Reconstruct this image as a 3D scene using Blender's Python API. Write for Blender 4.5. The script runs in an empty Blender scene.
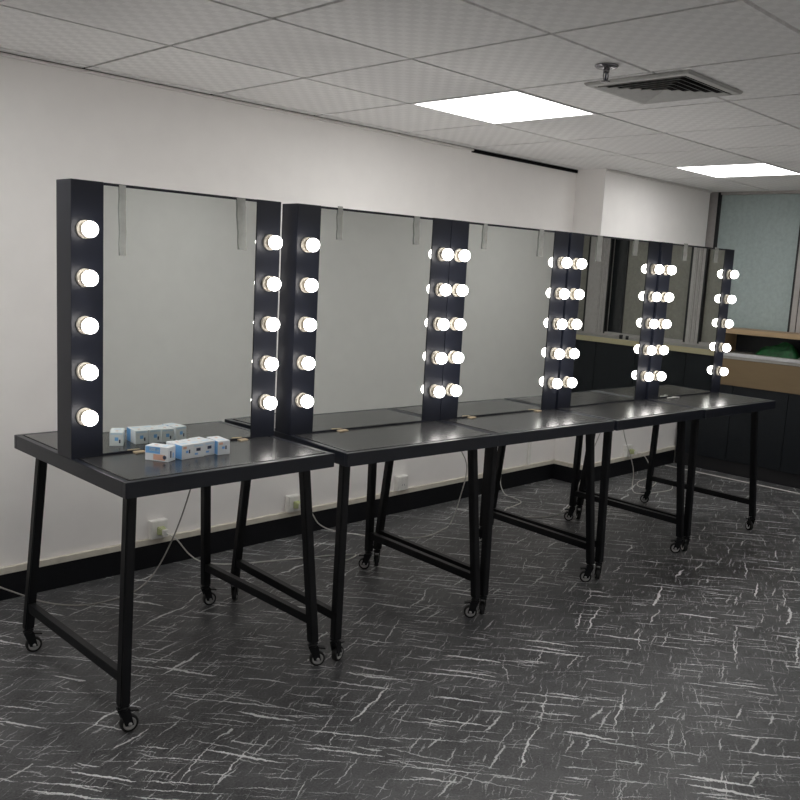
import bpy, bmesh, math, random
from mathutils import Vector, Matrix, Euler
random.seed(7)
SC = bpy.context.scene
COL = SC.collection
PI = math.pi
H = 2.171                                   # ceiling height

# ------------------------------------------------------------------ materials
def new_mat(name):
    m = bpy.data.materials.new(name); m.use_nodes = True
    nt = m.node_tree
    return m, nt, nt.nodes['Principled BSDF']

def noise_node(nt, scale, detail=3.0, rough=0.55, vec=None):
    n = nt.nodes.new('ShaderNodeTexNoise')
    n.inputs['Scale'].default_value = scale; n.inputs['Detail'].default_value = detail
    n.inputs['Roughness'].default_value = rough
    if vec is None:
        tc = nt.nodes.new('ShaderNodeTexCoord'); vec = tc.outputs['Object']
    nt.links.new(vec, n.inputs['Vector'])
    return n

def simple(name, col, rough=0.5, metal=0.0, spec=0.5, var=0.06, scale=30.0, bump=0.0, coat=0.0):
    """principled material whose colour wanders a little with a noise texture"""
    m, nt, b = new_mat(name)
    n = noise_node(nt, scale)
    r = nt.nodes.new('ShaderNodeValToRGB')
    r.color_ramp.elements[0].position = 0.3; r.color_ramp.elements[1].position = 0.7
    r.color_ramp.elements[0].color = (*[c*(1-var) for c in col], 1)
    r.color_ramp.elements[1].color = (*[min(1, c*(1+var)) for c in col], 1)
    nt.links.new(n.outputs['Fac'], r.inputs['Fac'])
    nt.links.new(r.outputs['Color'], b.inputs['Base Color'])
    b.inputs['Roughness'].default_value = rough; b.inputs['Metallic'].default_value = metal
    b.inputs['Specular IOR Level'].default_value = spec
    b.inputs['Coat Weight'].default_value = coat
    if bump:
        bp = nt.nodes.new('ShaderNodeBump'); bp.inputs['Strength'].default_value = bump
        bp.inputs['Distance'].default_value = 0.002
        nt.links.new(n.outputs['Fac'], bp.inputs['Height']); nt.links.new(bp.outputs['Normal'], b.inputs['Normal'])
    return m

def emit(name, col, strength):
    m, nt, b = new_mat(name)
    b.inputs['Base Color'].default_value = (*[c*0.8 for c in col], 1)
    b.inputs['Emission Color'].default_value = (*col, 1)
    b.inputs['Emission Strength'].default_value = strength
    return m

class NX:
    """tiny expression helper for shader maths"""
    def __init__(s, nt): s.nt = nt
    def m(s, op, a, b=None, c=None, clamp=False):
        n = s.nt.nodes.new('ShaderNodeMath'); n.operation = op; n.use_clamp = clamp
        for i, v in enumerate((a, b, c)):
            if v is None: continue
            if isinstance(v, (int, float)): n.inputs[i].default_value = v
            else: s.nt.links.new(v, n.inputs[i])
        return n.outputs[0]
    def xyz(s, x, y, z=0.0):
        n = s.nt.nodes.new('ShaderNodeCombineXYZ')
        for i, v in enumerate((x, y, z)):
            if isinstance(v, (int, float)): n.inputs[i].default_value = v
            else: s.nt.links.new(v, n.inputs[i])
        return n.outputs[0]
    def sep(s, v, color=False):
        n = s.nt.nodes.new('ShaderNodeSeparateColor' if color else 'ShaderNodeSeparateXYZ')
        s.nt.links.new(v, n.inputs[0]); return n.outputs
    def mix(s, f, a, b):
        n = s.nt.nodes.new('ShaderNodeMix'); n.data_type = 'RGBA'
        for i, v in ((0, f), (6, a), (7, b)):
            if isinstance(v, (int, float)): n.inputs[i].default_value = v
            elif isinstance(v, tuple): n.inputs[i].default_value = (*v, 1)
            else: s.nt.links.new(v, n.inputs[i])
        return n.outputs[2]

def floor_material():
    m, nt, b = new_mat('dark_marbled_vinyl')
    N = NX(nt)
    tc = nt.nodes.new('ShaderNodeTexCoord')
    P = tc.outputs['Object']
    x, y, _ = N.sep(P)
    wob = noise_node(nt, 6.0, 3, 0.6, P).outputs['Fac']
    wob2 = noise_node(nt, 40.0, 4, 0.7, P).outputs['Fac']
    wob3 = noise_node(nt, 140.0, 2, 0.6, P).outputs['Fac']
    def streaks(ang, cu, cv, ln, wd, pres, off, soft=0.0016, warp=0.05, fan=0.45):
        a = math.radians(ang); c, s = math.cos(a), math.sin(a)
        u = N.m('ADD', N.m('MULTIPLY', x, c), N.m('MULTIPLY', y, s))
        v = N.m('ADD', N.m('MULTIPLY', x, -s), N.m('MULTIPLY', y, c))
        v = N.m('ADD', v, N.m('MULTIPLY', N.m('SUBTRACT', wob, 0.5), warp))
        v = N.m('ADD', v, N.m('MULTIPLY', N.m('SUBTRACT', wob2, 0.5), 0.022))
        vx = N.m('ADD', N.m('DIVIDE', u, cu), off); vy = N.m('ADD', N.m('DIVIDE', v, cv), off*1.7)
        vo = nt.nodes.new('ShaderNodeTexVoronoi'); vo.voronoi_dimensions = '2D'
        vo.inputs['Scale'].default_value = 1.0
        nt.links.new(N.xyz(vx, vy), vo.inputs['Vector'])
        px, py, _ = N.sep(vo.outputs['Position'])
        r, g, bl = N.sep(vo.outputs['Color'], True)[:3]
        du = N.m('MULTIPLY', N.m('SUBTRACT', vx, px), cu)
        dv = N.m('MULTIPLY', N.m('SUBTRACT', vy, py), cv)
        dv = N.m('ADD', dv, N.m('MULTIPLY', du, N.m('MULTIPLY', N.m('SUBTRACT', r, 0.5), fan)))
        L = N.m('MULTIPLY', N.m('ADD', N.m('MULTIPLY', g, 0.7), 0.3), ln)
        q = N.m('DIVIDE', du, L)
        taper = N.m('SUBTRACT', 1.0, N.m('MULTIPLY', q, q))
        w = N.m('MULTIPLY', N.m('MULTIPLY', taper, wd), N.m('ADD', N.m('MULTIPLY', N.m('MULTIPLY', r, r), 0.9), 0.2))
        w = N.m('MULTIPLY', w, N.m('ADD', N.m('MULTIPLY', wob3, 1.6), 0.2))
        k = N.m('DIVIDE', N.m('SUBTRACT', w, N.m('ABSOLUTE', dv)), soft, clamp=True)
        return N.m('MULTIPLY', k, N.m('LESS_THAN', bl, pres))
    lay = [
        (streaks(-47, 0.34, 0.050, 0.20, 0.0064, 0.50, 3.1, 0.0012, warp=0.03), 1.0),
        (streaks(-44, 0.20, 0.032, 0.12, 0.0042, 0.50, 9.7, 0.0012, warp=0.03), 0.80),
        (streaks(-50, 0.14, 0.024, 0.08, 0.0030, 0.42, 41.7, 0.0012, warp=0.03), 0.55),
        (streaks(-51, 0.60, 0.10, 0.34, 0.0032, 0.55, 21.3, 0.0012, warp=0.04), 0.65),
        (streaks(28, 0.36, 0.13, 0.21, 0.0068, 0.30, 14.2, 0.0012, warp=0.07), 1.0),
        (streaks(26, 0.20, 0.055, 0.12, 0.0044, 0.40, 31.9, 0.0012, warp=0.05), 0.75),
        (streaks(31, 0.12, 0.026, 0.070, 0.0028, 0.58, 5.5, 0.0012, warp=0.03), 0.48),
        (streaks(36, 0.08, 0.018, 0.048, 0.0022, 0.65, 55.5, 0.0012, warp=0.03), 0.38),
        (streaks(14, 0.10, 0.028, 0.055, 0.0022, 0.50, 17.5, 0.0012, warp=0.03), 0.38),
    ]
    tot = None
    for k, g in lay:
        k = N.m('MULTIPLY', k, g)
        tot = k if tot is None else N.m('MAXIMUM', tot, k)
    big = noise_node(nt, 1.7, 4, 0.6, P).outputs['Fac']
    mid = noise_node(nt, 9.0, 5, 0.7, P).outputs['Fac']
    # streaky grain running with the veins
    a = math.radians(33); c, s = math.cos(a), math.sin(a)
    u = N.m('ADD', N.m('MULTIPLY', x, c*9), N.m('MULTIPLY', y, s*9)); v = N.m('ADD', N.m('MULTIPLY', x, -s*70), N.m('MULTIPLY', y, c*70))
    grain = noise_node(nt, 1.0, 3, 0.7, N.xyz(u, v)).outputs['Fac']
    base = N.mix(N.m('MULTIPLY_ADD', N.m('ADD', big, mid), 2.6, -2.05, clamp=True), (0.016, 0.017, 0.0195), (0.076, 0.077, 0.081))
    base = N.mix(N.m('MULTIPLY_ADD', grain, 1.6, -0.65, clamp=True), base, (0.082, 0.080, 0.080))
    base = N.mix(N.m('MULTIPLY_ADD', wob3, 2.4, -0.85, clamp=True), base, N.mix(0.5, base, (0.16, 0.16, 0.163)))
    colr = N.mix(tot, base, (0.64, 0.65, 0.65))
    nt.links.new(colr, b.inputs['Base Color'])
    b.inputs['Roughness'].default_value = 0.42
    b.inputs['Specular IOR Level'].default_value = 0.35
    return m

def ceiling_material():
    m, nt, b = new_mat('ceiling_tile')
    N = NX(nt)
    tc = nt.nodes.new('ShaderNodeTexCoord')
    ck = nt.nodes.new('ShaderNodeTexChecker'); ck.inputs['Scale'].default_value = 1/0.036
    nt.links.new(tc.outputs['Object'], ck.inputs['Vector'])
    n1 = noise_node(nt, 2.2, 3, 0.5, tc.outputs['Object']).outputs['Fac']
    n2 = noise_node(nt, 60, 3, 0.6, tc.outputs['Object']).outputs['Fac']
    f = N.m('MULTIPLY', ck.outputs['Fac'], N.m('MULTIPLY_ADD', n2, 1.3, -0.1, clamp=True))
    f = N.m('MULTIPLY', f, N.m('MULTIPLY_ADD', n1, 1.0, 0.1, clamp=True))
    col = N.mix(f, (0.775, 0.772, 0.768), (0.97, 0.966, 0.962))
    nt.links.new(col, b.inputs['Base Color'])
    b.inputs['Roughness'].default_value = 0.75
    b.inputs['Specular IOR Level'].default_value = 0.2
    return m

def mirror_material():
    m, nt, b = new_mat('mirror_glass')
    n = noise_node(nt, 7, 4)
    r = nt.nodes.new('ShaderNodeValToRGB')
    r.color_ramp.elements[0].color = (0.80, 0.83, 0.805, 1); r.color_ramp.elements[1].color = (0.83, 0.86, 0.835, 1)
    nt.links.new(n.outputs['Fac'], r.inputs['Fac']); nt.links.new(r.outputs['Color'], b.inputs['Base Color'])
    b.inputs['Metallic'].default_value = 1.0; b.inputs['Roughness'].default_value = 0.0
    return m

def wood_material(name, col, dark):
    m, nt, b = new_mat(name)
    N = NX(nt)
    tc = nt.nodes.new('ShaderNodeTexCoord')
    x, y, z = N.sep(tc.outputs['Object'])
    g = noise_node(nt, 1.0, 5, 0.65, N.xyz(N.m('MULTIPLY', x, 30), N.m('MULTIPLY', y, 5), N.m('MULTIPLY', z, 40))).outputs['Fac']
    nt.links.new(N.mix(g, dark, col), b.inputs['Base Color'])
    b.inputs['Roughness'].default_value = 0.55
    return m

M = dict(
    floor=floor_material(), tile=ceiling_material(), mirror=mirror_material(),
    wall=simple('white_wall_paint', (0.865, 0.845, 0.83), 0.75, var=0.015, scale=9, bump=0.04, spec=0.2),
    grid=simple('ceiling_shadow_gap', (0.05, 0.048, 0.05), 0.6),
    angle=simple('ceiling_angle_trim', (0.72, 0.70, 0.68), 0.5),
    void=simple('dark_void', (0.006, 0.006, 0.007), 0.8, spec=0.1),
    base=simple('black_skirting', (0.005, 0.0055, 0.0075), 0.5, var=0.15, spec=0.3),
    cream=simple('cream_trunking', (0.66, 0.62, 0.54), 0.5),
    black=simple('black_lacquer', (0.0075, 0.0095, 0.018), 0.42, var=0.12, scale=14, spec=0.4),
    frame=simple('charcoal_satin_paint', (0.0075, 0.0095, 0.016), 0.38, var=0.12, scale=14),
    top=simple('charcoal_laminate', (0.032, 0.032, 0.034), 0.25, var=0.12, scale=25, spec=0.65),
    steel=simple('black_powder_coat', (0.005, 0.0055, 0.007), 0.45, var=0.15, spec=0.3),
    rubber=simple('black_rubber', (0.012, 0.012, 0.013), 0.6),
    zinc=simple('grey_hub', (0.42, 0.42, 0.42), 0.4, metal=0.3),
    ceramic=simple('white_lamp_holder', (0.58, 0.54, 0.46), 0.45),
    tape=simple('pale_tape', (0.56, 0.57, 0.54), 0.45, var=0.1),
    shim=simple('tan_cardboard', (0.50, 0.40, 0.27), 0.8),
    white=simple('white_plastic', (0.78, 0.77, 0.74), 0.35),
    plug=simple('lime_grey_plug', (0.42, 0.46, 0.24), 0.5),
    cable=simple('white_cable', (0.62, 0.61, 0.58), 0.5),
    greycable=simple('grey_cable', (0.32, 0.31, 0.29), 0.5),
    mdf=wood_material('tan_board', (0.40, 0.285, 0.165), (0.33, 0.23, 0.13)),
    rawmdf=wood_material('brown_board', (0.19, 0.135, 0.070), (0.155, 0.108, 0.055)),
    edge=wood_material('pale_edge_band', (0.46, 0.41, 0.26), (0.40, 0.35, 0.22)),
    silver=simple('silver_edging', (0.60, 0.61, 0.62), 0.3, metal=0.6),
    cabinet=simple('black_cabinet', (0.007, 0.0095, 0.0125), 0.45, var=0.15, spec=0.35),
    stone=simple('pale_counter_top', (0.34, 0.335, 0.31), 0.35, var=0.12, scale=18),
    alu=simple('grey_window_frame', (0.40, 0.38, 0.37), 0.45),
    gasket=simple('black_gasket', (0.010, 0.010, 0.012), 0.5),
    blind=simple('blue_grey_blind', (0.355, 0.425, 0.42), 0.6, var=0.08, scale=45),
    blind2=simple('mirror_tinted_blind', (0.235, 0.228, 0.20), 0.65, var=0.10, scale=45),  # same blinds, with mirror tint and view angle put into the colour
    night=simple('dark_window_glass', (0.016, 0.018, 0.020), 0.06, var=0.1),
    green=simple('green_cloth', (0.002, 0.062, 0.014), 0.6, var=0.45, scale=30, bump=0.3),
    card=simple('white_card', (0.76, 0.79, 0.82), 0.5, var=0.03),
    blueprint=simple('blue_print', (0.20, 0.46, 0.82), 0.5),
    peach=simple('peach_print', (0.72, 0.44, 0.33), 0.5),
    ink=simple('dark_print', (0.03, 0.04, 0.08), 0.5),
    paleblue=simple('pale_blue_print', (0.60, 0.74, 0.86), 0.5),
    chrome=simple('dull_chrome', (0.25, 0.245, 0.26), 0.25, metal=0.9),
    louvre=simple('grey_louvre', (0.42, 0.42, 0.41), 0.5),
    vent=simple('grey_vent_paint', (0.42, 0.42, 0.405), 0.45),
    bulb=emit('lit_bulb', (1.0, 0.96, 0.92), 15.0),
    panel=emit('lit_diffuser', (1.0, 0.99, 0.97), 9.0),
    alupanel=simple('white_panel_frame', (0.75, 0.75, 0.76), 0.4),
)

M['tape'].node_tree.nodes['Principled BSDF'].inputs['Alpha'].default_value = 0.55      # translucent packing tape

# ------------------------------------------------------------------ mesh builder
class MB:
    def __init__(s): s.bm = bmesh.new(); s.mats = []
    def mi(s, m):
        if m not in s.mats: s.mats.append(m)
        return s.mats.index(m)
    def _set(s, faces, m, smooth=False):
        i = s.mi(m)
        for f in faces: f.material_index = i; f.smooth = smooth
    def box(s, lo, hi, m, bev=0.0, mat=None, seg=2):
        lo, hi = Vector(lo), Vector(hi)
        T = Matrix.Translation((lo+hi)/2) @ Matrix.Diagonal((*(hi-lo), 1))
        if mat is not None: T = mat @ T
        r = bmesh.ops.create_cube(s.bm, size=1.0, matrix=T)
        fs = set(f for v in r['verts'] for f in v.link_faces)
        if bev > 0:
            es = set(e for v in r['verts'] for e in v.link_edges)
            rb = bmesh.ops.bevel(s.bm, geom=list(es), offset=bev, segments=seg, affect='EDGES', profile=0.6)
            fs = set(f for f in rb['faces']) | set(f for v in rb['verts'] for f in v.link_faces)
        s._set(fs, m)
        return fs
    def hexa(s, pts, m, bev=0.0):
        """box from 8 points: bottom 4 (ccw), top 4"""
        vs = [s.bm.verts.new(p) for p in pts]
        q = [(3,2,1,0),(4,5,6,7),(0,1,5,4),(1,2,6,5),(2,3,7,6),(3,0,4,7)]
        fs = [s.bm.faces.new([vs[i] for i in f]) for f in q]
        if bev > 0:
            es = set(e for f in fs for e in f.edges)
            rb = bmesh.ops.bevel(s.bm, geom=list(es), offset=bev, segments=2, affect='EDGES')
            fs = set(rb['faces']) | set(f for v in rb['verts'] for f in v.link_faces)
        s._set(fs, m)
    def lathe(s, prof, m, mat=None, n=24, smooth=True):
        """profile of (r, z) turned about z"""
        rings = []
        for r, z in prof:
            if r < 1e-6: rings.append([s.bm.verts.new((0,0,z))])
            else: rings.append([s.bm.verts.new((r*math.cos(2*PI*k/n), r*math.sin(2*PI*k/n), z)) for k in range(n)])
        fs = []
        for a, b in zip(rings, rings[1:]):
            for k in range(n):
                k2 = (k+1) % n
                if len(a) == 1 and len(b) > 1: fs.append(s.bm.faces.new((a[0], b[k], b[k2])))
                elif len(b) == 1 and len(a) > 1: fs.append(s.bm.faces.new((a[k], b[0], a[k2])))
                elif len(a) > 1: fs.append(s.bm.faces.new((a[k], b[k], b[k2], a[k2])))
        if mat is not None:
            for v in set(v for r in rings for v in r): v.co = mat @ v.co
        s._set(fs, m, smooth)
    def tube(s, pts, r, m, n=8):
        pts = [Vector(p) for p in pts]
        rings = []; up = Vector((0,0,1)); prevn = None
        for i, p in enumerate(pts):
            t = (pts[min(i+1, len(pts)-1)] - pts[max(i-1, 0)]).normalized()
            if prevn is None:
                nn = t.cross(up)
                if nn.length < 1e-3: nn = t.cross(Vector((1,0,0)))
            else: nn = prevn - t*prevn.dot(t)
            nn.normalize(); prevn = nn; bb = t.cross(nn)
            rings.append([s.bm.verts.new(p + r*(math.cos(2*PI*k/n)*nn + math.sin(2*PI*k/n)*bb)) for k in range(n)])
        fs = []
        for a, b in zip(rings, rings[1:]):
            for k in range(n): fs.append(s.bm.faces.new((a[k], a[(k+1)%n], b[(k+1)%n], b[k])))
        fs.append(s.bm.faces.new(list(reversed(rings[0])))); fs.append(s.bm.faces.new(rings[-1]))
        s._set(fs, m, True)
    def quad(s, pts, m):
        f = s.bm.faces.new([s.bm.verts.new(p) for p in pts]); s._set([f], m)
    def mesh(s, name):
        bmesh.ops.recalc_face_normals(s.bm, faces=s.bm.faces)
        me = bpy.data.meshes.new(name); s.bm.to_mesh(me); s.bm.free()
        for m in s.mats: me.materials.append(m)
        return me
    def build(s, name, parent=None, **kw): return link(name, s.mesh(name), parent, **kw)

def link(name, me, parent=None, loc=None, rot=None):
    o = bpy.data.objects.new(name, me); COL.objects.link(o)
    if parent is not None: o.parent = parent
    if loc is not None: o.location = loc
    if rot is not None: o.rotation_euler = rot
    return o
def thing(name, label, cat, loc=(0,0,0), rz=0.0, group=None):
    o = bpy.data.objects.new(name, None); COL.objects.link(o)
    o.empty_display_size = 0.05
    o.location = loc; o.rotation_euler = (0, 0, rz)
    tag(o, label, cat, group); return o
def tag(o, label, cat=None, group=None):
    o['label'] = label
    if cat: o['category'] = cat
    if group: o['group'] = group
    return o
def struct(o, label=None, cat=None):
    o['kind'] = 'structure'
    if label: tag(o, label, cat)
    return o
def smooth_path(pts, n=6):
    """Catmull-Rom through the points"""
    P = [Vector(p) for p in pts]; P = [2*P[0]-P[1]] + P + [2*P[-1]-P[-2]]
    out = []
    for i in range(1, len(P)-2):
        for k in range(n):
            t = k/n; a, b, c, d = P[i-1], P[i], P[i+1], P[i+2]
            out.append(0.5*((2*b) + (c-a)*t + (2*a-5*b+4*c-d)*t*t + (3*b-a-3*c+d)*t**3))
    out.append(P[-2]); return out

# ------------------------------------------------------------------ room
YW, YB, XL, XR = 0.077, -3.80, -5.2, 5.15      # left wall, wall behind the camera, near end, window wall
PX, PY, PE = 3.53, -0.155, 5.045               # white pier: start, face, end
T = 0.10
b = MB(); b.box((XL-T, YB-T, -0.12), (XR+T+0.3, YW+T, 0), M['floor'])
struct(b.build('floor'), 'dark grey marbled vinyl floor with white veins', 'floor')
b = MB(); b.box((XL, YW, 0), (PX+0.12, YW+T, H), M['wall'])
struct(b.build('wall_left'), 'long white wall behind the row of mirrors', 'wall')
b = MB(); b.box((PX, PY, 0), (PE, YW-0.001, H), M['wall'])
struct(b.build('wall_pier'), 'white pier jutting out beside the window wall', 'wall')
b = MB(); b.box((XL, YB-T, 0), (XR+0.3, YB, H), M['wall'])
struct(b.build('wall_back'), 'white wall opposite the mirrors', 'wall')
b = MB(); b.box((XL-T, YB-T, 0), (XL, YW+T, H), M['wall'])
struct(b.build('wall_near'), 'white wall at the near end of the room', 'wall')
# window wall: masonry below the sill
b = MB(); b.box((XR, YB, 0), (XR+0.3, YW+T, 0.905), M['wall'])
b.box((XR+0.10, YB, 0.905), (XR+0.3, YW+T, H), M['void'])
struct(b.build('wall_right'), 'low wall under the windows at the far end', 'wall')

# windows: five bays with grey frames, dark gaskets and drawn blinds
bays = [(-0.055, -0.85), (-0.85, -1.61), (-1.61, -2.37), (-2.37, -3.27), (-3.27, -3.80)]
for i, (ya, yb) in enumerate(bays):
    # a bay: mullion from ya down to ya-0.105, then gasket, pane to yb
    f = MB()
    mw = (0.124, 0.125, 0.125, 0.125, 0.230)[i]
    f.box((XR-0.012, ya-mw, 0.905), (XR+0.09, ya, H), M['alu'], 0.002)
    if i:
        for yy in (0.034, 0.074):
            f.box((XR-0.020, ya-yy-0.012, 0.955), (XR-0.011, ya-yy, H-0.005), M['alu'], 0.002)
            f.box((XR-0.0135, ya-yy-0.017, 0.955), (XR-0.0115, ya-yy-0.012, H-0.005), M['gasket'])
        f.box((XR-0.016, ya-0.004, 0.95), (XR+0.02, ya+0.010, H-0.002), M['gasket'])
    f.box((XR-0.014, ya-mw-0.018, 0.95), (XR+0.03, ya-mw, H-0.002), M['gasket'])
    f.box((XR-0.012, yb, 0.905), (XR+0.09, ya-mw, 0.965), M['alu'], 0.002)
    f.box((XR-0.008, yb, H-0.02), (XR+0.09, ya-mw, H), M['alu'], 0.002)
    fo = f.build('window_%d' % (i+1))
    lab = ['far end window bay beside the white pier, blue grey blind drawn',
           'second window bay from the white pier, above the open shelf',
           'middle window bay above the long counter',
           'fourth window bay from the white pier, blind left partly open',
           'window bay in the corner by the opposite wall'][i]
    struct(fo, lab, 'window')
    y1, y0 = ya-mw-0.018, yb
    g = MB(); g.box((XR+0.045, y0, 0.965), (XR+0.051, y1, H-0.02), M['night']); g.build('pane', fo)
    bl = MB()
    y1b, y0b = y1, (y0 if i != 3 else -3.09)          # the fourth blind stops short and bares dark glass
    if i == 3: bl.box((XR+0.008, y0b-0.012, 0.966), (XR+0.020, y0b, H-0.022), M['gasket'], 0.001)
    # drawn fabric with very shallow ripples
    n = 40; mt = M['blind'] if i < 2 else M['blind2']
    prev = None
    for k in range(n+1):
        yy = y0b + (y1b-y0b)*k/n; xx = XR + 0.018 + 0.0012*math.sin(k*1.7)
        cur = [(xx, yy, 0.968), (xx, yy, H-0.022), (xx+0.003, yy, H-0.022), (xx+0.003, yy, 0.968)]
        if prev:
            for q in range(4):
                bl.quad([prev[q], prev[(q+1)%4], cur[(q+1)%4], cur[q]], mt)
        else: bl.quad(cur, mt)
        prev = cur
    bl.quad(prev, mt)
    bmesh.ops.remove_doubles(bl.bm, verts=bl.bm.verts, dist=1e-5)
    bl.build('blind', fo)

# skirting, cream strip over it, painted slot shade up to the pier corner
def skirt(name, lo, hi, m, bev=0.002):
    k = MB(); k.box(lo, hi, m, bev); return struct(k.build(name))
skirt('baseboard_left', (XL, YW-0.014, 0), (PX, YW-0.0005, 0.112), M['base'])
skirt('baseboard_pier_end', (PX-0.014, PY-0.014, 0), (PX-0.0005, YW-0.015, 0.112), M['base'])
skirt('baseboard_pier', (PX, PY-0.014, 0), (4.86, PY-0.0005, 0.112), M['base'])
skirt('trim_1', (XL, YW-0.020, 0.1125), (PX, YW-0.0005, 0.140), M['cream'])
skirt('trim_2', (PX-0.020, PY-0.020, 0.1125), (PX-0.0005, YW-0.021, 0.140), M['cream'])
skirt('trim_3', (PX, PY-0.020, 0.1125), (4.86, PY-0.0005, 0.140), M['cream'])
skirt('slot_shade_strip', (2.42, YW-0.010, H-0.023), (PX-0.001, YW-0.0005, H-0.003), M['void'], 0)      # black strip painted in for the shade of an open slot
skirt('trim_5', (XL, YW-0.022, H-0.016), (2.42, YW-0.0005, H-0.006), M['angle'])
skirt('trim_6', (PX, PY-0.012, H-0.016), (PE, PY-0.0005, H-0.006), M['angle'])
skirt('trim_7', (4.700, -2.4, 0.0), (4.716, -0.18, 0.004), M['white'], 0.001)                   # white strip on the floor before the counter
skirt('trim_8', (3.205, YW-0.016, 0.1405), (3.230, YW-0.0005, 1.2), M['white'])                # cable trunking on the wall

# suspended ceiling: 600 mm tiles, shadow gaps between, openings for the lamps
TS = 0.6
lamps = [(-6, 1), (-2, 1), (2, 1), (6, 1), (-2, 4), (2, 4), (6, 4)]  # far row and endmost panel are unseen, added to brighten walls and ceiling
c = MB()
c.box((XL-T, YB-T, H+0.0145), (XR+T+0.3, YW+T, H+0.05), M['grid'])
gap = 0.0075
DX0, DX1, DY0, DY1 = 1.215, 1.665, -1.935, -1.500      # air diffuser
for i in range(-9, 9):
    for j in range(-1, 7):
        x0, x1 = max(XL, i*TS)+gap, min(XR+0.1, (i+1)*TS)-gap
        y0, y1 = max(YB, -(j+1)*TS)+gap, min(YW, -j*TS)-gap
        if x1-x0 < 0.02 or y1-y0 < 0.02 or (i, j) in lamps: continue
        c.box((x0, y0, H), (x1, y1, H+0.014), M['tile'])
struct(c.build('ceiling'), 'suspended ceiling of square off white tiles', 'ceiling')
# LED panels
for n, (i, j) in enumerate(lamps):
    x0, y0 = i*TS, -(j+1)*TS
    lab = {(2, 1): 'lit square ceiling panel above the middle of the mirror row',
           (6, 1): 'lit square ceiling panel near the window wall, above the far mirrors',
           (-2, 1): 'lit square ceiling panel at the near end of the room, by the left wall',
           (-2, 4): 'added unseen fill light panel at the near end of the room, by the opposite wall',
           (-6, 1): 'added unseen fill light panel by the left wall, nearest the near wall',
           (2, 4): 'added unseen fill light panel near the opposite wall, middle of the room',
           (6, 4): 'added unseen fill light panel in the corner of windows and opposite wall'}[(i, j)]
    t = thing('ceiling_light', lab, 'ceiling light', (x0+TS/2, y0+TS/2, H), 0, 'square ceiling panels')
    f = MB(); h_ = TS/2-0.004; w_ = 0.012
    f.box((-h_, -h_, -0.003), (h_, -h_+w_, 0.012), M['alupanel'], 0.001); f.box((-h_, h_-w_, -0.003), (h_, h_, 0.012), M['alupanel'], 0.001)
    f.box((-h_, -h_+w_, -0.003), (-h_+w_, h_-w_, 0.012), M['alupanel'], 0.001); f.box((h_-w_, -h_+w_, -0.003), (h_, h_-w_, 0.012), M['alupanel'], 0.001)
    f.build('frame', t)
    d = MB(); d.box((-h_+w_, -h_+w_, 0.0), (h_-w_, h_-w_, 0.010), M['panel']); d.build('diffuser', t)

# air diffuser: square louvre cone
t = thing('air_diffuser', 'grey square louvred air vent in the ceiling between the two lit panels', 'air vent', ((DX0+DX1)/2, (DY0+DY1)/2, H))
hx = (DX1-DX0)/2 - 0.012
f = MB()
def ring(bm_, a0, z0, a1, z1, th, m):
    """square ring, sloped from half size a0 at z0 to a1 at z1, th thick"""
    o = [(-1,-1), (1,-1), (1,1), (-1,1)]
    for k in range(4):
        p, q = o[k], o[(k+1)%4]
        pts = [(p[0]*a0, p[1]*a0, z0), (q[0]*a0, q[1]*a0, z0), (q[0]*a1, q[1]*a1, z1), (p[0]*a1, p[1]*a1, z1)]
        bm_.hexa([*pts, *[(x, y, z+th) for x, y, z in pts]], m)
ring(f, hx, -0.005, hx-0.006, -0.012, 0.004, M['vent'])
ring(f, hx-0.006, -0.012, hx-0.026, -0.014, 0.004, M['vent'])
f.build('frame', t)
d = MB(); d.box((-hx+0.012, -hx+0.012, -0.0035), (hx-0.012, hx-0.012, -0.0005), M['void']); d.build('plenum_shade', t)  # flat black sheet painting in the shade of the duct above
for k in range(6):
    a = hx-0.032-0.030*k
    r_ = MB(); ring(r_, a, -0.0165, max(0.002, a-0.019), -0.0085, 0.0012, M['louvre']); r_.build('louvre', t)

# sprinkler
t = thing('sprinkler', 'small chrome fire sprinkler hanging from the ceiling beside the air vent', 'sprinkler', (1.03, -1.726, H))
f = MB(); f.lathe([(0.0, -0.001), (0.040, -0.001), (0.041, -0.004), (0.034, -0.010), (0.014, -0.014), (0, -0.014)], M['chrome']); f.build('escutcheon', t)
f = MB()
f.lathe([(0, -0.010), (0.011, -0.011), (0.011, -0.024), (0.008, -0.026), (0, -0.026)], M['chrome'])
for s_ in (-1, 1):
    f.tube(smooth_path([(0.009*s_, 0, -0.022), (0.014*s_, 0, -0.034), (0.010*s_, 0, -0.048), (0.002*s_, 0, -0.054)]), 0.0028, M['chrome'])
f.lathe([(0, -0.052), (0.017, -0.054), (0.017, -0.0565), (0, -0.057)], M['chrome']); f.build('sprinkler_frame', t)
f = MB(); f.lathe([(0, -0.026), (0.003, -0.027), (0.003, -0.050), (0, -0.052)], M['ink']); f.build('heat_bulb', t)

# ------------------------------------------------------------------ vanity tables
L, D, ZT, TH = 0.7808, 0.8128, 0.7939, 0.0483
AX, AY, BX, BY = 0.0613, 0.0906, 0.3678, 0.3565
HM, PW, PT, MY = 0.8608, 0.1038, 0.1036, -0.0526
ZC = 0.092                                         # underside of a leg, top of its castor
BZ = [0.714, 0.567, 0.422, 0.278, 0.134]           # bulb heights above the table

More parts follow.
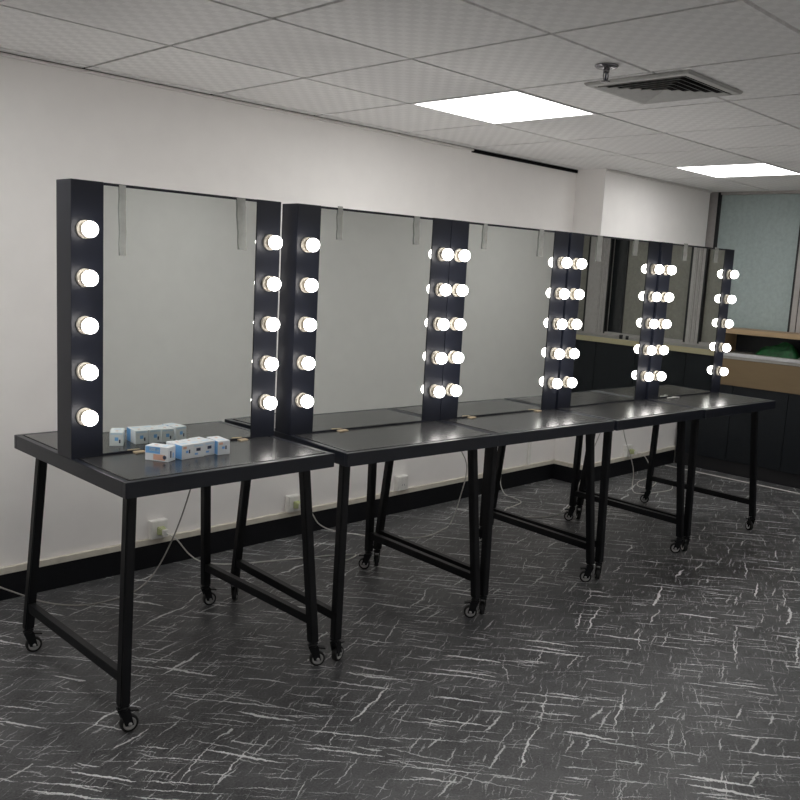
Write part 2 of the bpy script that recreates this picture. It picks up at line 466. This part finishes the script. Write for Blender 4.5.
def leg_axis(sx, sy, z):
    f_ = (z-ZC)/(ZT-TH-ZC)
    return Vector((sx*(BX+(L/2-AX-BX)*f_), sy*(BY+(D/2-AY-BY)*f_), z))
ME = {}
def cache(key, fn):
    if key not in ME: ME[key] = fn()
    return ME[key]
def m_frame():
    k = MB(); r = 0.020
    for lo, hi in (((-L/2, -D/2), (L/2, -D/2+r)), ((-L/2, D/2-r), (L/2, D/2)), ((-L/2, -D/2+r), (-L/2+r, D/2-r)), ((L/2-r, -D/2+r), (L/2, D/2-r))):
        k.box((*lo, ZT-TH), (*hi, ZT), M['frame'], 0.0022)
    k.box((-L/2+r, -D/2+r, ZT-0.022), (L/2-r, D/2-r, ZT-0.014), M['frame'])
    return k.mesh('apron')
def m_top():
    k = MB(); r = 0.025
    k.box((-L/2+r, -D/2+r, ZT-0.0135), (L/2-r, D/2-r, ZT+0.001), M['top'], 0.0025)
    return k.mesh('tabletop')
def m_leg(sx, sy):
    def go():
        k = MB(); w = 0.016
        a, c_ = leg_axis(sx, sy, ZC), leg_axis(sx, sy, ZT-TH-0.0005)
        q = [(-w,-w), (w,-w), (w,w), (-w,w)]
        k.hexa([(a.x+x, a.y+y, a.z) for x, y in q] + [(c_.x+x, c_.y+y, c_.z) for x, y in q], M['steel'], 0.003)
        return k.mesh('leg')
    return go
def m_rail(sx):
    def go():
        k = MB(); z = 0.175
        a, c_ = leg_axis(sx, -1, z), leg_axis(sx, 1, z)
        k.box((a.x-0.0125, a.y+0.0165, z-0.016), (a.x+0.0125, c_.y-0.0165, z+0.016), M['steel'], 0.002)
        return k.mesh('side_rail')
    return go
def m_caster():
    k = MB()
    k.box((-0.0155, -0.0155, -0.004), (0.0155, 0.0155, 0), M['steel'], 0.001)
    k.lathe([(0, -0.016), (0.0165, -0.016), (0.0175, -0.010), (0.014, -0.0045), (0, -0.0045)], M['steel'], n=20)
    for s_ in (-1, 1):                                   # the fork
        y = 0.0120*s_
        k.hexa([(0.004, y-0.0015, -0.069), (0.030, y-0.0015, -0.069), (0.030, y+0.0015, -0.069), (0.004, y+0.0015, -0.069),
                (-0.018, y-0.0015, -0.012), (0.017, y-0.0015, -0.012), (0.017, y+0.0015, -0.012), (-0.018, y+0.0015, -0.012)], M['steel'], 0.0008)
        k.lathe([(0, 0), (0.006, 0), (0.006, 0.004), (0, 0.004)], M['zinc'], Matrix.Translation((0.018, y, -0.0638)) @ Matrix.Rotation(-s_*PI/2, 4, 'X'), n=12)
    k.box((-0.016, -0.0135, -0.016), (0.015, 0.0135, -0.011), M['steel'], 0.001)
    # brake pedal
    k.box((0, -0.012, -0.003), (0.030, 0.012, 0.002), M['steel'], 0.0015, Matrix.Translation((0.016, 0, -0.020)) @ Matrix.Rotation(math.radians(12), 4, 'Y'))
    return k.mesh('caster')
def m_wheel():
    k = MB(); X = Matrix.Rotation(PI/2, 4, 'X')
    k.lathe([(0.0205, -0.0098), (0.0260, -0.0098), (0.0280, -0.0075), (0.0280, 0.0075), (0.0260, 0.0098), (0.0205, 0.0098)], M['rubber'], X, 28)
    k.lathe([(0, -0.0085), (0.010, -0.0085), (0.0105, -0.0060), (0.0150, -0.0060), (0.0155, -0.0090), (0.0206, -0.0095), (0.0206, 0.0095), (0.0155, 0.0090), (0.0150, 0.0060), (0.0105, 0.0060), (0.010, 0.0085), (0, 0.0085)], M['zinc'], X, 28)
    return k.mesh('wheel')
def m_post():
    k = MB(); k.box((-PW/2, 0, 0.0005), (PW/2, PT, HM), M['black'], 0.0015); return k.mesh('mirror_post')
def m_socket():
    k = MB(); X = Matrix.Rotation(PI/2, 4, 'X')
    k.lathe([(0, 0), (0.0278, 0), (0.0284, 0.002), (0.0284, 0.007), (0.0270, 0.0098), (0.0235, 0.0104), (0.0222, 0.0086), (0, 0.0086)], M['ceramic'], X, 32)
    return k.mesh('lamp_socket')
BR, BC = 0.0245, 0.0375
def m_bulb():
    """globe: glowing dome in front, opaque housing behind"""
    k = MB(); X = Matrix.Rotation(PI/2, 4, 'X'); a1 = math.radians(118)
    prof = []
    for i in range(17):
        a = a1*(1-i/16); prof.append((max(0, BR*math.sin(a)), BC + BR*math.cos(a)))
    prof[-1] = (0, BC+BR)
    k.lathe(prof, M['bulb'], X, 32)
    k.lathe([(0, 0.0088), (0.0130, 0.0088), (0.0135, 0.0130), (prof[0][0]*0.86, BC-BR*0.80), (prof[0][0], prof[0][1])], M['ceramic'], X, 32)
    return k.mesh('light_bulb')
def m_mirror():
    k = MB(); x = L/2-PW-0.0008
    for y in (MY+0.003, MY+PT-0.009):
        k.box((-x, y, ZT+0.007), (x, y+0.006, ZT+HM-0.009), M['mirror'], 0.0006, seg=1)
    return k.mesh('mirror')
def m_mframe():
    k = MB(); x = L/2-PW-0.0005
    k.box((-x, MY+0.0095, ZT+0.0015), (x, MY+PT-0.0095, ZT+HM-0.001), M['black'], 0.001)
    for y in (MY+0.001, MY+PT-0.0094):
        k.box((-x, y, ZT+HM-0.0085), (x, y+0.0084, ZT+HM-0.001), M['black'], 0.0005)
        k.box((-x, y, ZT+0.0015), (x, y+0.0084, ZT+0.0065), M['black'], 0.0005)
    return k.mesh('mirror_backing')

def vanity(loc, yaw, label, casters, tapes, bdx):
    t = thing('vanity_table', label, 'vanity table', (*loc, 0), yaw, 'mirrored vanity tables in a row')
    link('apron', cache('f', m_frame), t)
    link('tabletop', cache('t', m_top), t)
    i = 0
    for sx in (-1, 1):
        link('side_rail', cache(('r', sx), m_rail(sx)), t)
        for sy in (-1, 1):
            link('leg', cache(('l', sx, sy), m_leg(sx, sy)), t)
            a = leg_axis(sx, sy, ZC)
            cs = link('caster', cache('c', m_caster), t, a, (0, 0, math.radians(casters[i]))); i += 1
            link('wheel', cache('w', m_wheel), cs, (0.018, 0, -0.0638))
    for sx in (-1, 1):
        p = link('mirror_post', cache('p', m_post), t, (sx*(L/2-PW/2), MY, ZT))
        bx_ = (0.004 + bdx[1] if sx > 0 else -0.003 + bdx[0])
        for z in BZ:                                     # the stations are two-sided: bulbs face the room and the wall
            for yy, rz in ((0, 0), (PT, PI)):
                link('lamp_socket', cache('s', m_socket), p, (bx_ if yy == 0 else -sx*0.004, yy, z), (0, 0, rz))
                link('light_bulb', cache('b', m_bulb), p, (bx_ if yy == 0 else -sx*0.004, yy, z), (0, 0, rz))
    mi = link('mirror', cache('m', m_mirror), t)
    link('mirror_backing', cache('mb', m_mframe), mi)
    for x0, x1, z0, z1, lean in tapes:
        k = MB(); n = 6; pr = None
        for q in range(n+1):
            f_ = q/n; z = ZT + z1 + (z0-z1)*f_; dx = lean*f_ + 0.0015*math.sin(q*2.1)
            y = MY - 0.0005 - 0.003*abs(math.sin(q*1.3))*0.5
            cur = [(x0+dx, y, z), (x1+dx*0.7, y-0.001, z), (x1+dx*0.7, y+0.0008-0.001, z), (x0+dx, y+0.0008, z)]
            if pr:
                for e in range(4): k.quad([pr[e], pr[(e+1)%4], cur[(e+1)%4], cur[e]], M['tape'])
            else: k.quad(cur, M['tape'])
            pr = cur
        k.quad(pr, M['tape']); bmesh.ops.remove_doubles(k.bm, verts=k.bm.verts, dist=1e-6)
        tp = k.build('tape_strip', mi); tp['label'] = 'pale strip of tape hanging over the mirror top'
    return t
POS = [((-0.0982, -0.8314), -0.0068), ((0.7405, -0.8867), -0.0645), ((1.5246, -0.9398), -0.0734), ((2.3145, -0.9918), -0.0504), ((3.0980, -1.0464), -0.0577)]
LAB = ['black vanity table at the near end of the row, bulb boxes lying on it',
       'black vanity table second from the near end, beside the one with the bulb boxes',
       'black vanity table in the middle of the row of five',
       'black vanity table second from the far end, mirror showing the dark window gap',
       'black vanity table at the far end of the row, next to the counter']
CAST = [(352, 350, 335, 350), (20, 50, 135, 128), (48, 55, 130, 130), (40, 52, 128, 130), (52, 50, 60, 110)]
TAPE = [[(-0.236, -0.214, 0.640, 0.858, 0.004), (0.199, 0.234, 0.682, 0.858, 0.014)],
        [(-0.211, -0.188, 0.742, 0.866, 0.004), (0.178, 0.208, 0.746, 0.860, 0.006)],
        [(-0.200, -0.176, 0.750, 0.860, 0.0), (0.172, 0.203, 0.735, 0.862, 0.0)],
        [(-0.178, -0.138, 0.732, 0.860, 0.002), (0.143, 0.180, 0.776, 0.860, 0.0)],
        [(-0.176, -0.138, 0.772, 0.866, 0.0), (0.160, 0.200, 0.776, 0.863, 0.0)]]
VT = [vanity(p, y, l, c_, tp, d_) for (p, y), l, c_, tp, d_ in zip(POS, LAB, CAST, TAPE, ((-0.006, 0.0), (-0.003, 0.001), (0.0, 0.0), (0.001, 0.002), (0.005, 0.004)))]
def on_table(k, x, y, z=0.0):
    (px, py), a = POS[k]
    return Vector((px + math.cos(a)*x - math.sin(a)*y, py + math.sin(a)*x + math.cos(a)*y, ZT + 0.001 + z))

# scraps of card poking out from under the mirrors
for k, x, lab, wd in ((0, -0.165, 'scrap of tan card under the first mirror, near its left post', 0.040),
                  (0, 0.243, 'scrap of tan card under the first mirror, near its right post', 0.036),
                  (1, -0.150, 'scrap of tan card under the second mirror', 0.046),
                  (2, -0.205, 'scrap of tan card under the middle mirror, near its left post', 0.040),
                  (2, 0.245, 'scrap of tan card under the middle mirror, near its right post', 0.040)):
    s = MB(); s.hexa([(-wd/2, -0.026, 0.0002), (wd/2, -0.020, 0.0002), (wd/2-0.003, -0.0012, 0.0002), (-wd/2+0.002, -0.0012, 0.0002),
                      (-wd/2, -0.026, 0.0042), (wd/2, -0.020, 0.0038), (wd/2-0.003, -0.0012, 0.0042), (-wd/2+0.002, -0.0012, 0.0042)], M['shim'])
    o = s.build('card_scrap', None, loc=on_table(k, x, MY), rot=(0, 0, POS[k][1])); tag(o, lab, 'card scrap', 'card scraps under the mirrors')
s = MB()
s.tube(smooth_path([(-0.05, 0.01, 0.003), (-0.03, 0.0, 0.004), (0.0, 0.006, 0.003), (0.02, -0.004, 0.006), (0.05, -0.002, 0.003)]), 0.003, M['white'], 6)
s.tube(smooth_path([(-0.01, 0.010, 0.003), (0.015, 0.012, 0.006), (0.035, 0.006, 0.003)]), 0.0025, M['white'], 6)
tag(s.build('cable_tie', None, loc=on_table(4, -0.175, MY-0.03), rot=(0, 0, -0.1)), 'white scrap of plastic tie lying on the farthest table top', 'cable tie')

# bulb boxes on the first table
def bulb_box(cx, cy, rz, label, kind):
    w, ln, h = 0.045, 0.083, 0.047
    t = thing('bulb_box', label, 'bulb box', on_table(0, cx, cy), rz, 'light bulb boxes on the first table')
    k = MB(); k.box((-w/2, -ln/2, 0.0002), (w/2, ln/2, h), M['card'], 0.0008, seg=1)
    p = k
    def patch(face, a0, a1, z0, z1, m):
        th = 0.0003
        if face == 'front': p.box((a0, -ln/2-th, z0), (a1, -ln/2-0.00001, z1), m)
        elif face == 'left': p.box((-w/2-th, a0, z0), (-w/2-0.00001, a1, z1), m)
        elif face == 'back': p.box((a0, ln/2+0.00001, z0), (a1, ln/2+th, z1), m)
        elif face == 'top': p.box((a0, z0, h+0.00001), (a1, z1, h+th), m)
    if kind == 'blue':
        patch('left', -ln/2+0.001, -0.004, 0.001, h-0.001, M['blueprint'])
        patch('front', -0.007, 0.003, 0.020, 0.028, M['blueprint']); patch('front', 0.005, 0.010, 0.018, 0.030, M['ink'])
        patch('front', -0.018, -0.004, 0.034, 0.042, M['peach'])
    elif kind == 'picture':
        patch('left', -0.012, ln/2-0.002, 0.024, h-0.002, M['blueprint'])
        patch('left', 0.004, 0.026, 0.031, 0.042, M['card']); patch('left', -0.008, 0.001, 0.031, 0.039, M['card'])
        patch('left', -0.030, 0.012, 0.004, 0.022, M['peach'])
        p.lathe([(0, 0), (0.0065, 0), (0.0065, 0.0004), (0, 0.0004)], M['ink'], Matrix.Translation((-w/2, -0.028, 0.014)) @ Matrix.Rotation(-PI/2, 4, 'Y'), 16)
        patch('front', -0.012, -0.004, 0.012, 0.034, M['ink']); patch('front', 0.004, 0.010, 0.010, 0.026, M['blueprint'])
    else:
        patch('front', -0.008, 0.008, 0.022, 0.032, M['ink']); patch('front', -0.014, -0.002, 0.010, 0.016, M['blueprint'])
        patch('front', -0.017, 0.017, 0.037, 0.043, M['paleblue'])
    patch('back', -0.006, 0.006, 0.018, 0.030, M['blueprint']); patch('back', -0.019, 0.019, h-0.008, h-0.002, M['paleblue'])
    patch('back', 0.008, 0.013, 0.010, 0.022, M['ink'])
    patch('top', -0.012, 0.012, -0.026, -0.012, M['paleblue']); patch('top', -0.004, 0.004, 0.010, 0.020, M['peach'])
    p.build('carton', t)
bulb_box(-0.162, -0.195, math.radians(30), 'bulb box turned askew at the left end of the row, peach picture on its side', 'picture')
bulb_box(-0.090, -0.190, math.radians(7), 'bulb box second from the left, blue side against the askew box', 'blue')
bulb_box(-0.044, -0.186, math.radians(2), 'bulb box in the middle of the row of five', 'plain')
bulb_box(0.0010, -0.176, math.radians(6), 'bulb box second from the right, pushed a little back', 'plain')
bulb_box(0.0555, -0.192, math.radians(-6), 'bulb box standing a little apart at the right end, blue side showing', 'blue')

# ------------------------------------------------------------------ wall sockets and power cables
def wall_box(x, y, z, label):
    t = thing('wall_socket', label, 'wall socket', (x, y, z), 0, 'white surface sockets')
    k = MB(); k.box((-0.043, -0.034, -0.043), (0.043, -0.0005, 0.043), M['white'], 0.003); k.build('box', t)
    k = MB(); k.box((-0.040, -0.038, -0.040), (0.040, -0.0342, 0.040), M['white'], 0.0015)
    for dx in (-0.009, 0.009): k.box((dx-0.0012, -0.0384, -0.014), (dx+0.0012, -0.0381, -0.004), M['ink'])
    k.build('face_plate', t)
wall_box(0.355, YW, 0.184, 'white socket box on the wall under the first table, plug in it')
wall_box(1.150, YW, 0.184, 'white socket box on the wall behind the right legs of the first table')
wall_box(1.955, YW, 0.184, 'white socket box on the wall under the second table, nothing plugged in')
wall_box(4.120, PY, 0.184, 'white socket box on the pier under the fourth table')
def cable(label, pts, plug=None, m='cable', r=0.0033):
    t = thing('power_cable', label, 'power cable', (pts[0][0], pts[0][1], 0), 0, 'power cables under the tables')
    o = Vector((pts[0][0], pts[0][1], 0))
    k = MB(); k.tube([p-o for p in smooth_path(pts)], r, M[m], 7); k.build('cord', t)
    if plug:
        P = Vector(plug)-o
        k = MB(); k.hexa([P+Vector(v) for v in ((-0.019, -0.006, -0.020), (-0.013, -0.044, -0.013), (0.013, -0.044, -0.013), (0.019, -0.006, -0.020),
                                                  (-0.019, -0.006, 0.020), (-0.013, -0.044, 0.013), (0.013, -0.044, 0.013), (0.019, -0.006, 0.020))], M['plug'], 0.003)
        k.box(P+Vector((-0.014, -0.058, -0.014)), P+Vector((0.014, -0.0441, 0.014)), M['white'], 0.003)
        k.build('plug', t)
R_ = 0.0036
cable('grey cable looping down from the first table to the floor and away along the wall',
      [(-0.52, 0.025, 0.18), (-0.40, 0.030, 0.09), (-0.27, 0.020, 0.012), (-0.22, -0.08, R_), (-0.13, -0.18, R_), (0.01, -0.20, R_), (0.15, -0.16, 0.012), (0.255, -0.13, 0.08), (0.30, -0.20, 0.26), (0.295, -0.31, 0.46), (0.27, -0.42, 0.64), (0.265, -0.52, 0.766)], m='greycable')
cable('white cable from the first wall socket across the floor to the second table',
      [(0.355, YW-0.095, 0.180), (0.39, YW-0.12, 0.155), (0.48, YW-0.09, 0.055), (0.55, -0.02, R_+0.002), (0.64, -0.12, R_), (0.86, -0.21, R_), (1.10, -0.30, R_), (1.22, -0.37, R_), (1.06, -0.43, 0.03), (0.95, -0.52, 0.25), (0.90, -0.62, 0.766)], (0.355, YW-0.034, 0.182))
cable('white cable from the second wall socket along the floor to the middle table',
      [(1.150, YW-0.095, 0.180), (1.19, YW-0.12, 0.150), (1.27, YW-0.10, 0.065), (1.40, -0.03, R_+0.001), (1.52, -0.22, R_), (1.70, -0.36, R_), (1.92, -0.33, R_), (2.05, -0.27, R_+0.006), (2.04, -0.33, 0.16), (2.00, -0.40, 0.38), (1.78, -0.47, 0.60), (1.60, -0.72, 0.766)], (1.150, YW-0.034, 0.182))
cable('white cable lying in an S bend on the floor behind the middle table',
      [(2.90, YW-0.026, 0.150), (2.86, 0.02, 0.06), (2.84, -0.04, R_+0.001), (2.82, -0.13, R_), (2.775, -0.22, R_), (2.66, -0.25, R_), (2.55, -0.27, R_), (2.47, -0.35, R_), (2.53, -0.46, R_), (2.66, -0.53, R_), (2.82, -0.52, R_+0.002), (2.93, -0.50, 0.05), (2.97, -0.56, 0.30), (2.98, -0.72, 0.766)], r=0.003)
cable('white cable from the pier socket coiling on the floor behind the far tables',
      [(4.120, PY-0.095, 0.180), (4.16, PY-0.13, 0.165), (4.18, -0.33, 0.085), (4.12, -0.36, 0.02), (3.98, -0.36, R_), (3.86, -0.43, R_), (3.88, -0.50, R_), (4.05, -0.46, R_), (4.17, -0.40, R_), (4.15, -0.52, R_), (3.98, -0.62, R_), (3.80, -0.60, R_), (3.68, -0.56, R_), (3.66, -0.50, 0.02), (3.64, -0.50, 0.18), (3.36, -0.56, 0.52), (3.18, -0.80, 0.766)], (4.120, PY-0.034, 0.182), r=0.003)

# ------------------------------------------------------------------ counter, open shelf, green cloths
CX, CT = 4.85, 0.936
t = thing('counter', 'long black counter with tan edged top under the windows', 'counter', (CX, -1.9, 0))
o = Vector((CX, -1.9, 0))
k = MB()
Y0, Y1 = YB+0.002, PY-0.022
k.box(Vector((CX+0.012, Y0, 0.10))-o, Vector((XR-0.002, Y1, CT-0.046))-o, M['cabinet'])
yy = Y1; n = 0
while yy > Y0+0.05:                                   # door leaves with seams between
    y2 = max(Y0, yy-0.42)
    k.box(Vector((CX, y2+0.0025, 0.105))-o, Vector((CX+0.0115, yy-0.0025, CT-0.046))-o, M['cabinet'], 0.0015); yy = y2
k.build('cabinet_body', t)
k = MB(); k.box(Vector((CX+0.015, Y0, 0.0))-o, Vector((CX+0.04, Y1, 0.0995))-o, M['gasket']); k.build('plinth', t)
k = MB(); k.box(Vector((CX-0.015, Y0, CT-0.045))-o, Vector((XR-0.022, Y1, CT-0.0005))-o, M['stone'], 0.002)
k.build('countertop', t)
k = MB(); k.box(Vector((CX-0.019, Y0, CT-0.045))-o, Vector((CX-0.0152, -1.762, CT))-o, M['edge'], 0.001); q = k.build('edge_strip', t); q['label'] = 'tan edge of the counter top'
k = MB(); k.box(Vector((CX-0.021, -1.760, CT-0.024))-o, Vector((CX-0.0152, Y1, CT+0.002))-o, M['silver'], 0.002); q = k.build('edge_strip', t); q['label'] = 'silver edge of the counter top'
k = MB(); k.box(Vector((CX-0.012, -1.760, CT-0.247))-o, Vector((CX-0.0005, Y1, CT-0.047))-o, M['rawmdf'], 0.001); q = k.build('front_board', t); q['label'] = 'bare brown board below the counter edge'
t = thing('open_shelf', 'low open tan shelf box on the counter, green cloths inside', 'shelf', (CX, -1.1, CT+0.0005))
o = Vector((CX, -1.1, 0))
ST = 0.182
k = MB(); k.box(Vector((CX-0.010, -1.755, ST-0.036))-o, Vector((XR-0.030, -0.440, ST))-o, M['mdf'], 0.001); k.build('top_board', t)
for y in (-0.462, -1.753):
    k = MB(); k.box(Vector((CX+0.004, y, 0))-o, Vector((XR-0.032, y+0.018, ST-0.037))-o, M['mdf'], 0.001); k.build('side_panel', t)
k = MB(); k.box(Vector((XR-0.031, -1.75, 0))-o, Vector((XR-0.025, -0.445, ST-0.037))-o, M['cabinet']); k.build('back_panel', t)

def cloth(name, label, cx, cy, sx, sy, h, seed):
    rnd = random.Random(seed); bm_ = MB()
    nx, ny = 14, 26; V = {}
    ph = [rnd.uniform(0, 6) for _ in range(6)]
    for i in range(nx+1):
        for j in range(ny+1):
            u, v = i/nx*2-1, j/ny*2-1
            e = max(0.0, 1-abs(u)**4)*max(0.0, 1-abs(v)**6)
            # a folded bundle that tapers to one end, creased along its length
            tp = 0.45+0.55*min(1.0, (1-v)*0.75)
            saw = abs(((u*2.6+0.35*v+ph[0]) % 1.0)-0.5)*2
            z = h*e*tp*(0.70+0.24*saw+0.08*math.sin(6*v+ph[1]-3*u))
            if e <= 0: z = 0.0015
            V[i, j] = (cx+u*sx*(0.55+0.45*tp), cy+v*sy*(1+0.05*math.sin(5*u+ph[4]))+0.02*u, z)
    for i in range(nx):
        for j in range(ny):
            bm_.quad([V[i,j], V[i+1,j], V[i+1,j+1], V[i,j+1]], M['green'])
    ring_ = [(i, 0) for i in range(nx)] + [(nx, j) for j in range(ny)] + [(i, ny) for i in range(nx, 0, -1)] + [(0, j) for j in range(ny, 0, -1)]
    f_ = bm_.bm.faces.new([bm_.bm.verts.new((V[q][0], V[q][1], 0.0)) for q in ring_]); bm_._set([f_], M['green'])
    for a_, b_ in zip(ring_, ring_[1:]+ring_[:1]):
        bm_.quad([V[a_], V[b_], (V[b_][0], V[b_][1], 0.0), (V[a_][0], V[a_][1], 0.0)], M['green'])
    bmesh.ops.remove_doubles(bm_.bm, verts=bm_.bm.verts, dist=1e-6)
    o_ = bm_.build(name, None, loc=(0, 0, CT+0.0012))
    tag(o_, label, 'cloth', 'green cloths on the shelf')
cloth('folded_cloth', 'crumpled green cloth nearest the pier in the open shelf', 4.985, -0.845, 0.085, 0.155, 0.115, 3)
cloth('folded_cloth', 'crumpled green cloth further along the open shelf, away from the pier', 4.985, -1.19, 0.085, 0.145, 0.118, 5)

# oddments on the counter that only the mirrors show
for y, r, h, lab in ((-2.885, 0.016, 0.036, 'small black pot on the counter by the window'), (-2.82, 0.013, 0.032, 'smaller black pot beside the other pot on the counter')):
    k = MB(); k.lathe([(0, 0), (r*0.9, 0), (r, h*0.2), (r, h*0.9), (r*0.8, h), (0, h)], M['gasket'], n=20)
    tag(k.build('pot', None, loc=(4.885, y, CT+0.0005)), lab, 'pot', 'pots on the counter')

# ------------------------------------------------------------------ camera
R = ((0.7083766541230364, -0.7038423658214153, 0.052994716419327494),
     (0.06741327155749258, 0.1422027947483749, 0.9875392731348294),
     (0.7026079751265052, 0.6959772189092575, -0.14818145649158582))
cam = bpy.data.cameras.new('camera'); co = bpy.data.objects.new('camera', cam); COL.objects.link(co)
co.matrix_world = Matrix(((R[0][0], R[1][0], -R[2][0], -1.68763), (R[0][1], R[1][1], -R[2][1], -3.50296), (R[0][2], R[1][2], -R[2][2], 1.44260), (0, 0, 0, 1)))
cam.sensor_width = 36.0; cam.sensor_fit = 'HORIZONTAL'; cam.lens = 880.958/800*36.0
cam.clip_start = 0.02; cam.clip_end = 60
SC.camera = co

# ------------------------------------------------------------------ world and view
w = bpy.data.worlds.new('world'); SC.world = w; w.use_nodes = True
w.node_tree.nodes['Background'].inputs['Color'].default_value = (0.02, 0.022, 0.03, 1)
w.node_tree.nodes['Background'].inputs['Strength'].default_value = 0.3
vs = SC.view_settings
SC.display_settings.display_device = 'sRGB'
vs.view_transform = 'Standard'; vs.look = 'None'; vs.gamma = 1.0; vs.use_curve_mapping = False
vs.exposure = 0.0
SC.cycles.max_bounces = 12; SC.cycles.diffuse_bounces = 8; SC.cycles.glossy_bounces = 6
SC.cycles.sample_clamp_indirect = 6.0
SC.cycles.use_denoising = True
